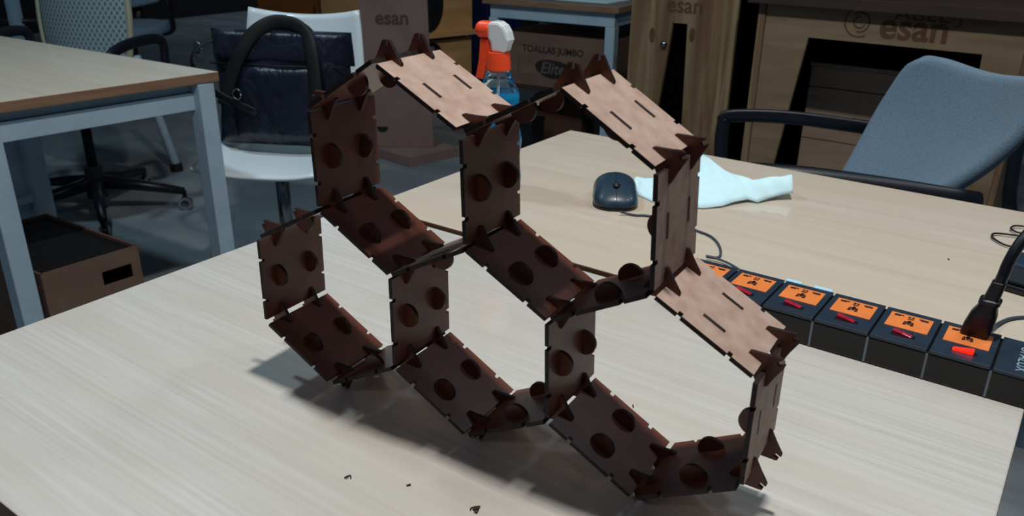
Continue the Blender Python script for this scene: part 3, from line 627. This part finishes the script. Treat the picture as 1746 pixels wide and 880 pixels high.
# ------------------------------------------------------------------ bag
def bag():
    t = empty('briefcase_bag', (-1.665, 1.150, .4725), R(27)); tag(t, 'black leather bag with looped handles sitting on the white chair', 'bag')
    W_ = .215; Hh = .335; lean = Matrix.Rotation(R(-7), 4, 'X')
    def body(bm, w0, h0, h1, dep, yoff=0, puff=.012, nx=22, nz=14, seed=0):
        A = {}
        for i in range(nx + 1):
            for j in range(nz + 1):
                for sgn in (-1, 1):
                    x = -w0 + 2 * w0 * i / nx; z = h0 + (h1 - h0) * j / nz
                    e = min(1, min(i, nx - i) / 2.2) ** .6 * min(1, (min(j, nz - j) + .6) / 2.0) ** .6
                    nn = noise.noise(Vector((x * 9 + seed, z * 9, sgn * 3))) * puff
                    y = yoff + sgn * (dep * e + .004) + (nn * e)
                    A[i, j, sgn] = bm.verts.new(lean @ Vector((x + (.008 * math.sin(z * 14 + seed)) * (1 if i in (0, nx) else 0), y, z)))
        for i in range(nx):
            for j in range(nz):
                for s in (-1, 1): bm.faces.new([A[i, j, s], A[i + 1, j, s], A[i + 1, j + 1, s], A[i, j + 1, s]])
        for i in range(nx):
            for j in (0, nz): bm.faces.new([A[i, j, -1], A[i + 1, j, -1], A[i + 1, j, 1], A[i, j, 1]])
        for j in range(nz):
            for i in (0, nx): bm.faces.new([A[i, j, -1], A[i, j + 1, -1], A[i, j + 1, 1], A[i, j, 1]])
    bm = BM(); body(bm, W_, .0, Hh, .042, 0, .022); link('body', bm, M['leather'], t, smooth=True)
    bm = BM(); body(bm, W_ + .006, .245, Hh + .008, .047, 0, .016, seed=5); link('flap', bm, M['leather'], t, smooth=True)
    bm = BM(); body(bm, W_ * .62, .02, .235, .012, -.046, .008, 14, 10, seed=9); link('front_pocket', bm, M['leather'], t, smooth=True)
    for yy, hh, pts in ((-.06, 0, [(-.165, -.066, .12), (-.135, -.066, .21), (-.10, -.066, .28), (-.06, -.055, .335), (-.005, -.04, .366), (.055, -.035, .362), (.095, -.045, .335), (.115, -.058, .285), (.125, -.062, .2), (.128, -.062, .1)]),
                        (.03, 0, [(-.06, .035, .30), (-.05, .03, .335), (-.01, .02, .352), (.045, .02, .352), (.075, .03, .33), (.08, .035, .30)])):
        bm = BM(); tube(bm, [lean @ Vector(p) for p in cat_spline(pts, 8)], .021, 10, flat=(1, .28), up=(0, 1, 0)); link('handle', bm, M['strap'], t, smooth=True)
    bm = BM(); tube(bm, [lean @ Vector(p) for p in cat_spline([(-W_ + .0, .0, .31), (-W_ - .035, -.03, .29), (-W_ - .05, -.05, .24), (-W_ + .02, -.068, .16), (-.06, -.068, .10)], 7)], .015, 10, flat=(1, .3)); sp = link('shoulder_strap', bm, M['strap'], t, smooth=True)
    for q in ((-W_ - .040, -.034, .285), (-.115, -.078, .155)):
        bm = BM(); pp = lean @ Vector(q); tube(bm, [pp + Vector((.013 * math.cos(a), -.002, .016 * math.sin(a))) for a in [2 * PI * k / 16 for k in range(17)]], .0028, 6, up=(0, 1, 0)); link('buckle', bm, M['chrome'], sp, smooth=True)
    bm = BM(); tube(bm, [lean @ Vector(p) for p in [(-W_ * .98, -.049, .243), (0, -.058, .240), (W_ * .98, -.049, .243)]], .0025, 6); link('flap_seam', bm, M['strap'], t, smooth=True)
bag()

# ------------------------------------------------------------------ leaning pole behind
def leaning_pole():
    f = at(302, 291, z=0); t = empty('leaning_pole', (f.x, f.y, 0)); tag(t, 'pale grey slanting pole with a black rubber foot behind the side table', 'pole')
    bm = BM(); tube(bm, [(0, 0, .03), (-.24, .03, .50)], .020, 12); link('shaft', bm, M['steel'], t, smooth=True)
    bm = BM(); lathe(bm, [(0, 0), (.028, 0), (.026, .036), (0, .038)], 16); link('foot', bm, M['rubber'], t)
leaning_pole()

# ------------------------------------------------------------------ mdf display stand
def stand():
    c = Vector((-2.257, 2.351)); l = Vector((-2.50, 2.372)); r = Vector((-2.19, 2.64)); b = l + r - c
    t = empty('display_stand', (c.x, c.y, 0)); tag(t, 'brown mdf display stand with a tall engraved board behind the honeycomb', 'display stand')
    bm = BM(); prism(bm, [tuple(p - c) for p in (c, r, b + Vector((-.1, .02)), l + Vector((-.1, .02)))], 0, .05); link('base', bm, M['mdfb'], t, bevel=.002)
    p0 = at(740, 252, z=.05); p1 = at(643, 251, z=.05); d = Vector((p1.x - p0.x, p1.y - p0.y)).normalized(); 
    ang = math.degrees(math.atan2(-d.y, -d.x)); pl = ((p0.x, p0.y), ang)
    q = [at(740, 252, pl=pl), at(728, -8, pl=pl), at(610, -8, pl=pl), at(632, 250, pl=pl)]
    X = Vector((-d.x, -d.y, 0)); O = Vector((p0.x - c.x, p0.y - c.y, 0)); pc = Vector((c.x, c.y, 0))
    def loc(v): w_ = v - pc - O; return (w_.dot(X), w_.z)
    poly = [loc(v) for v in q]; poly[0] = (poly[0][0], .051); poly[3] = (poly[3][0], .051)
    Z = X.cross(Vector((0, 0, 1)))
    hole = loc(at(652, 216, pl=pl)); hr = .028
    bm = BM(); prism(bm, poly, -.018, 0, (O, X, Vector((0, 0, 1)), Z)); bd = link('board', bm, M['mdfb'], t, bevel=.001)
    bm = BM(); prism(bm, ringpoly(hole[0], hole[1], hr, hr, 20, PI, 2 * PI), -.0005, .0012, (O, X, Vector((0, 0, 1)), Z)); link('half_round_cutout', bm, M['rubber'], bd)
    e = loc(at(668, 31, pl=pl)); s = loc(at(637, 20, pl=pl)); s2 = loc(at(700, 40, pl=pl))
    tx = Vector((s2[0] - s[0], s2[1] - s[1])); ln = tx.length; tx.normalize()
    text('lettering', 'esan', ln * .50, frame(O + X * e[0] + Vector((0, 0, e[1])) + Z * .001, X, (0, 0, 1)) @ Matrix.Rotation(math.atan2(tx.y, tx.x) * .0, 4, 'Z'), M['engrave'], bd, bold=.002, ext=.0006)
stand()

# ------------------------------------------------------------------ back table with carton under it
def back_table():
    z = .74; c = at(1055, 13, z=z); l = at(826, -4, z=z); r_ = at(1079, 9, z=z)
    t = empty('side_table', (c.x, c.y, 0)); tag(t, 'white framed wood topped table at the back over the printed carton', 'table')
    C_ = Vector((0, 0)); Lq = Vector((l.x - c.x, l.y - c.y)); d = Lq.normalized(); n = Vector((-d.y, d.x)); 
    if n.y < 0: n = -n
    Lq = d * Lq.length * 1.02; Dp = .62
    top_poly('tabletop', [tuple(C_), tuple(n * Dp), tuple(Lq + n * Dp), tuple(Lq)], z - .028, z, M['table'], t)
    bm = BM()
    for (a, b) in ((d * .03 + n * .03, Lq - d * .03 + n * .03), (d * .03 + n * (Dp - .06), Lq - d * .03 + n * (Dp - .06))):
        prism(bm, [tuple(a), tuple(b), tuple(b + n * .03), tuple(a + n * .03)], z - .095, z - .028)
    prism(bm, [tuple(d * .03 + n * .06), tuple(d * .06 + n * .06), tuple(d * .06 + n * (Dp - .06)), tuple(d * .03 + n * (Dp - .06))], z - .095, z - .028)
    link('apron_rail', bm, M['steel'], t, bevel=.002)
    for p in (d * .025 + n * .025, d * .025 + n * (Dp - .075), Lq - d * .075 + n * .025, Lq - d * .075 + n * (Dp - .075)):
        bm = BM(); prism(bm, [tuple(p), tuple(p + d * .05), tuple(p + d * .05 + n * .05), tuple(p + n * .05)], 0, z - .096); link('leg', bm, M['steel'], t, bevel=.003)
    # low shelf that carries the carton
    bm = BM(); prism(bm, [tuple(d * .08 + n * .06), tuple(Lq - d * .08 + n * .06), tuple(Lq - d * .08 + n * (Dp - .08)), tuple(d * .08 + n * (Dp - .08))], .295, .31); link('shelf', bm, M['darkwood'], t)
    bm = BM(); a = n * .14; prism(bm, [tuple(p) for p in (d * .12 + a, d * .40 + a, d * .38 + a + n * .22, d * .1 + a + n * .22)], z + .0005, z + .0025); pp = link('paper_sheet', bm, M['cloth'], None); pp.location = t.location; tag(pp, 'bright paper sheet lying on the back table', 'paper')
    # carton
    k = empty('printed_carton', (c.x, c.y, .311)); tag(k, 'brown printed paper towel carton on the shelf of the back table', 'box', None)
    base = d * .075 + n * .09; X = Vector((-d.x, -d.y, 0)); Wd = .60
    o0 = base + d * Wd; Hh = .262
    bm = BM(); prism(bm, [tuple(base), tuple(base + n * .34), tuple(base + d * Wd + n * .34), tuple(base + d * Wd)], 0, Hh); cb = link('carton', bm, M['card'], k, bevel=.002)
    N3 = Vector((-n.x, -n.y, 0)); O = Vector((o0.x, o0.y, 0))
    pl = ((c.x + base.x, c.y + base.y), math.degrees(math.atan2(d.y, d.x)))
    def put(px, py): v = at(px, py, pl=pl) - k.location - O; return v.dot(X), v.z
    a = put(942, 87); text('lettering', 'TOALLAS JUMBO', .046, frame(O + X * a[0] + Vector((0, 0, a[1])) + N3 * .001, X, (0, 0, 1)), M['ink'], cb, bold=.0008)
    a = put(942, 118); b = put(917, 118); rx = abs(a[0] - b[0])
    bl = []
    for q in range(32):
        th = 2 * PI * q / 32; rr = 1 + .07 * math.cos(2 * th + .6) + .05 * math.sin(3 * th)
        bl.append((a[0] + rx * 1.1 * rr * math.cos(th), a[1] + rx * .58 * rr * math.sin(th)))
    bm = BM(); prism(bm, bl, .0005, .0012, (O, X, Vector((0, 0, 1)), N3)); lg = link('printed_badge', bm, M['ink'], cb)
    text('lettering', 'Elite', rx * .95, frame(O + X * a[0] + Vector((0, 0, a[1])) + N3 * .0022, X, (0, 0, 1)), M['inkp'], cb, bold=.001, shear=.2)
    for px in (885, 914):
        a = put(px, 102 if px < 900 else 130); bm = BM(); prism(bm, [(a[0] - .008, max(.004, a[1] - .075)), (a[0] + .006, max(.004, a[1] - .075)), (a[0] + .003, a[1] + .03), (a[0] - .006, a[1] + .03)], .0004, .001, (O, X, Vector((0, 0, 1)), N3)); link('tape_tab', bm, M['inkp'], cb)
    return c, d, n
bc, bd_, bn = back_table()
def floor_boxes():
    for i, (px, py, w_, dd, hh, mm, lab) in enumerate([(990, 240, .27, .2, .22, 'cardd', 'plain dark brown carton on the floor below the printed carton'), (906, 252, .17, .16, .13, 'black', 'low black case on the floor left of the dark brown carton')]):
        p = at(px, py, z=0.02); t = empty('storage_box', (p.x, p.y, 0), R(10)); tag(t, lab, 'box')
        bm = BM(); box(bm, (-w_, 0, 0), (0, dd, hh)); link('box_body', bm, M[mm], t, bevel=.004)
        bm = BM(); box(bm, (-w_ - .006, -.006, hh + .0005), (.006, dd + .006, hh + .02)); link('lid', bm, M[mm], t, bevel=.004)
floor_boxes()

# ------------------------------------------------------------------ plywood cabinet with round holes, left of the back table
def hole_cabinet():
    A0 = Vector((-2.93, 3.31)); ang = 75; X = Vector((math.cos(R(ang)), math.sin(R(ang)), 0)); N3 = Vector((math.sin(R(ang)), -math.cos(R(ang)), 0)); pl = (tuple(A0), ang)
    t = empty('plywood_cabinet', (A0.x, A0.y, 0)); tag(t, 'golden plywood cabinet with black round openings left of the spray bottle', 'cabinet')
    def put(px, py): v = at(px, py, pl=pl) - Vector((A0.x, A0.y, 0)); return v.dot(X), v.z
    x0 = put(700, 60)[0]; x1 = put(805, 40)[0]; zl = put(735, 62)[1]
    fr = (Vector((0, 0, 0)), X, Vector((0, 0, 1)), N3)
    bm = BM(); prism(bm, [(x0 - .3, zl + .02), (x1, zl + .02), (x1, 1.0), (x0 - .3, 1.0)], -.5, 0, fr); up = link('upper_front', bm, M['plyo'], t)
    bm = BM(); prism(bm, [(x0 - .3, zl - .005), (x1 + .01, zl - .005), (x1 + .01, zl + .02), (x0 - .3, zl + .02)], -.5, .05, fr); link('ledge', bm, M['plyo'], t, bevel=.001)
    bm = BM(); prism(bm, [(x0 - .3, 0), (x1, 0), (x1, zl - .03), (x0 - .3, zl - .03)], -.5, -.01, fr); lo = link('lower_front', bm, M['plyo'], t)
    bm = BM(); prism(bm, [(x0 - .3, zl - .03), (x1 - .01, zl - .03), (x1 - .01, zl - .005), (x0 - .3, zl - .005)], -.5, -.05, fr); link('shadow_gap', bm, M['rubber'], t)
    c = put(730, 5); e = put(756, 5); bm = BM(); r_ = e[0] - c[0]
    prism(bm, ringpoly(c[0], c[1], r_, (c[1] - put(735, 56)[1]), 36), -.001, .002, fr); link('round_opening', bm, M['rubber'], up)
    c = put(738, 112); e = put(760, 112); bm = BM()
    prism(bm, ringpoly(c[0], c[1], e[0] - c[0], (put(740, 72)[1] - c[1]), 36), -.011, -.008, fr); link('round_opening', bm, M['rubber'], lo)
    # navy bin beyond
    a = at(805, 0, Y=4.0); b = at(822, 0, Y=4.0); n = empty('navy_bin', ((a.x + b.x) / 2, 4.2, 0)); tag(n, 'tall navy blue bin between the cabinet and the back table', 'bin')
    w_ = (b.x - a.x) / 2 + .04
    bm = BM(); prism(bm, [(-w_, -.2), (w_, -.2), (w_, .2), (-w_, .2)], 0, .75); link('bin_body', bm, M['navy'], n, bevel=.01)
    bm = BM(); prism(bm, [(-w_ - .01, -.21), (w_ + .01, -.21), (w_ + .01, .21), (-w_ - .01, .21)], .75, .79); link('lid', bm, M['navy'], n, bevel=.01)
hole_cabinet()
def amber_cabinet():
    a = at(440, 20, Y=3.2); b = at(557, 20, Y=3.2); t = empty('amber_cabinet', (b.x, 3.2, 0)); tag(t, 'amber wood cabinet seen above the white chair back', 'cabinet')
    z0 = at(500, 24, Y=3.2).z - .1
    bm = BM(); box(bm, (a.x - b.x, 0, .06), (0, .4, 1.0)); link('cabinet_body', bm, M['amber'], t, bevel=.003)
    bm = BM(); box(bm, (a.x - b.x + .03, -.016, .1), (-.03, -.001, .97)); dr = link('door', bm, M['amber'], t, bevel=.002)
    bm = BM(); tube(bm, [(-.08, -.03, .45), (-.08, -.03, .57)], .006, 8); link('handle', bm, M['chrome'], dr)
    bm = BM(); box(bm, (a.x - b.x + .03, .03, 0), (-.03, .37, .059)); link('plinth', bm, M['darkwood'], t)
amber_cabinet()
def grey_rack():
    pl = ((-4.2, 1.7), 40)
    t = empty('pole_rack', (-4.2, 1.7, 0)); tag(t, 'dark rack with a grey upright post at the far left edge', 'rack')
    def q(px, py): return at(px, py, pl=pl) - t.location
    a = q(33, 62); b = q(20, 0); d = b - a; bm = BM(); tube(bm, [a - d * (a.z / d.z) + Vector((0, 0, .01)), b + d * .4], .035, 10); link('post', bm, M['fabric'], t, smooth=True)
    a = q(-60, 36); b = q(62, 36); bm = BM(); tube(bm, [a, b], .012, 8); link('cross_bar', bm, M['black'], t, smooth=True)
    a = q(-60, 36); bm = BM(); tube(bm, [(a.x, a.y, .01), (a.x, a.y, 1.0)], .02, 8); link('post', bm, M['black'], t, smooth=True)
grey_rack()

# ------------------------------------------------------------------ plywood desks on the right
def desks():
    Y0 = 2.5
    def P(px, py): v = at(px, py, Y=Y0); return v.x, v.z
    t = empty('plywood_desk', (P(1297, 0)[0], Y0, 0)); tag(t, 'plywood desk with a trapezoid front opening behind the grey blue chair', 'desk'); ox = t.location.x
    fr = (Vector((0, 0, 0)), Vector((1, 0, 0)), Vector((0, 0, 1)), Vector((0, -1, 0)))
    q = lambda px, py: (P(px, py)[0] - ox, P(px, py)[1])
    xl = q(1310, 0)[0]; xr = q(1744, 100)[0]; zt = q(1370, 9)[1]
    a, b, c = q(1378, 64), q(1675, 93), q(1318, 280)
    sl = (c[0] - a[0]) / (c[1] - a[1]); a0 = (a[0] - sl * a[1], .06); b0 = (b[0] + .02, .06)
    outer = [(xl, 0), (a0[0], 0), a, (b[0], b[1]), (b0[0] - .0, 0), (xr, 0), (xr, zt), (xl, zt)]
    bm = BM(); prism(bm, outer, -.018, 0, fr); fp = link('front_panel', bm, M['ply'], t, bevel=.0008)
    bm = BM(); prism(bm, [(0, 0), (xl - .002, 0), (xl - .002, zt), (0, zt)], -.04, .004, fr); link('side_panel', bm, M['plyv'], t, bevel=.0008)
    bm = BM(); prism(bm, [(xr + .001, 0), (xr + .019, 0), (xr + .019, zt), (xr + .001, zt)], -.60, .0, fr); link('side_panel', bm, M['plyv'], t, bevel=.0008)
    bm = BM(); box(bm, (-.03, -.045, zt + .0005), (xr + .05, .62, zt + .034)); link('desktop', bm, M['darkwood'], t, bevel=.001)
    bm = BM(); box(bm, (0, .6005, 0), (xr, .62, zt)); link('back_panel', bm, M['void'], t)  # back painted black in place of the shade inside the desk
    bm = BM(); box(bm, (0, .05, 0), (.012, .6, zt)); link('inner_shade_board', bm, M['void'], t)  # added board, black to stand for shade in the open side
    # engraved mark
    e = q(1575, 50); e0 = q(1510, 45); e1 = q(1620, 53)
    text('lettering', 'esan', .118, frame(Vector((q(1568, 0)[0], -.0008, q(1568, 50)[1])), (1, 0, 0), (0, 0, 1)), M['engravew'], fp, bold=.0025, ext=.0005)
    text('lettering', 'ABEL·J', .05, frame(Vector((q(1590, 0)[0], -.0008, q(1590, 29)[1])), (1, 0, 0), (0, 0, 1)), M['engravew'], fp, bold=.0, ext=.0004, sx=1.5)
    cx, cz = q(1466, 38); bm = BM()
    for r0, r1, s0, s1 in ((.05, .045, 60, 300), (.034, .029, -100, 130), (.021, .016, 90, 340)):
        n = 22; pts = [(cx + r0 * math.cos(R(s0 + (s1 - s0) * k / n)), cz + r0 * math.sin(R(s0 + (s1 - s0) * k / n))) for k in range(n + 1)] + [(cx + r1 * math.cos(R(s1 - (s1 - s0) * k / n)), cz + r1 * math.sin(R(s1 - (s1 - s0) * k / n))) for k in range(n + 1)]
        prism(bm, pts, .0003, .001, fr)
    link('engraved_swirl', bm, M['engravew'], fp)
    # drawer unit inside the opening
    Yd = 2.8; dd = empty('drawer_unit', (at(1385, 105, Y=Yd).x, Yd, 0)); tag(dd, 'light brown drawer unit inside the opening of the plywood desk', 'drawer unit'); o2 = dd.location.x
    zz = at(1385, 105, Y=Yd).z; w_ = .47
    bm = BM(); box(bm, (0, .019, 0), (w_, .28, zz - .015)); link('carcass', bm, M['drawer'], dd)
    bm = BM(); box(bm, (-.004, -.005, zz - .014), (w_ + .004, .29, zz)); link('top', bm, M['drawer'], dd, bevel=.001)
    z1 = at(1380, 146, Y=Yd).z; z2 = at(1364, 233, Y=Yd).z
    for za, zb in ((z1 + .002, zz - .016), (z2 + .002, z1 - .002), (.02, z2 - .002)):
        bm = BM(); box(bm, (.001, 0, za), (w_ - .001, .018, zb)); dr = link('drawer', bm, M['drawer'], dd, bevel=.0008)
        if zb - za > .1:
            zc = za + (zb - za) * .5; bm = BM(); tube(bm, [(w_ * .5 - .05, -.018, zc), (w_ * .5 + .05, -.018, zc)], .004, 8); tube(bm, [(w_ * .5 - .045, 0, zc), (w_ * .5 - .045, -.018, zc)], .003, 6); tube(bm, [(w_ * .5 + .045, 0, zc), (w_ * .5 + .045, -.018, zc)], .003, 6); link('handle', bm, M['chrome'], dr)
    # left desk seen narrower, with a wedge slot
    Y0 = 2.6
    t = empty('plywood_desk', (at(1078, 0, Y=Y0).x, Y0, 0)); tag(t, 'narrow plywood desk end with a tapered black slot and metal knob', 'desk'); ox = t.location.x
    q = lambda px, py: (at(px, py, Y=Y0).x - ox, at(px, py, Y=Y0).z)
    xr = q(1257, 30)[0]; a, b, c, d_ = q(1147, 39), q(1172, 41), q(1167, 210), q(1118, 200); sl = (d_[0] - a[0]) / (d_[1] - a[1]); H2 = .93
    xa = a[0] - sl * (a[1] - .0); xb = c[0] + .0
    outer = [(0, 0), (xa, 0), a, b, (xb, 0), (xr, 0), (xr, H2), (0, H2)]
    bm = BM(); prism(bm, outer, -.018, 0, fr); fp = link('front_panel', bm, M['plyv'], t, bevel=.0008)
    bm = BM(); prism(bm, [(xa - .02, .0), (xb + .02, .0), (xb + .02, a[1] + .03), (xa - .02, a[1] + .03)], -.14, -.12, fr); link('slot_shade_board', bm, M['void'], t)  # board behind the slot, its black paints the shade inside
    bm = BM(); box(bm, (.0, .019, 0), (.018, .58, H2)); link('side_panel', bm, M['plyv'], t)
    bm = BM(); box(bm, (xr - .018, .019, 0), (xr, .58, H2)); link('shade_side_panel', bm, M['void'], t)  # desk side painted black for the shaded gap between the desks
    bm = BM(); box(bm, (-.02, -.03, H2 + .0005), (xr + .02, .6, H2 + .03)); link('desktop', bm, M['darkwood'], t)
    e = q(1168, 10); text('lettering', 'esan', .085, frame(Vector((e[0], -.0008, e[1])), (1, 0, 0), (0, 0, 1)), M['engravew'], fp, bold=.001, ext=.0005)
    kx, kz = q(1133, 75); bm = BM(); lathe(bm, [(0, 0), (.012, 0), (.014, .008), (.010, .016), (0, .018)], 16, M4=frame((kx, 0, kz), (1, 0, 0), (0, 0, 1))); link('knob', bm, M['chrome'], fp, smooth=True)
    # faint engraved petals around the knob
    bm = BM()
    for (px, r_) in ((1112, .03), (1180, .028)):
        e = q(px, 60); prism(bm, ringpoly(e[0], e[1], .012, r_, 20), .0002, .0007, fr)
    link('engraved_petals', bm, M['engravew'], fp)
desks()
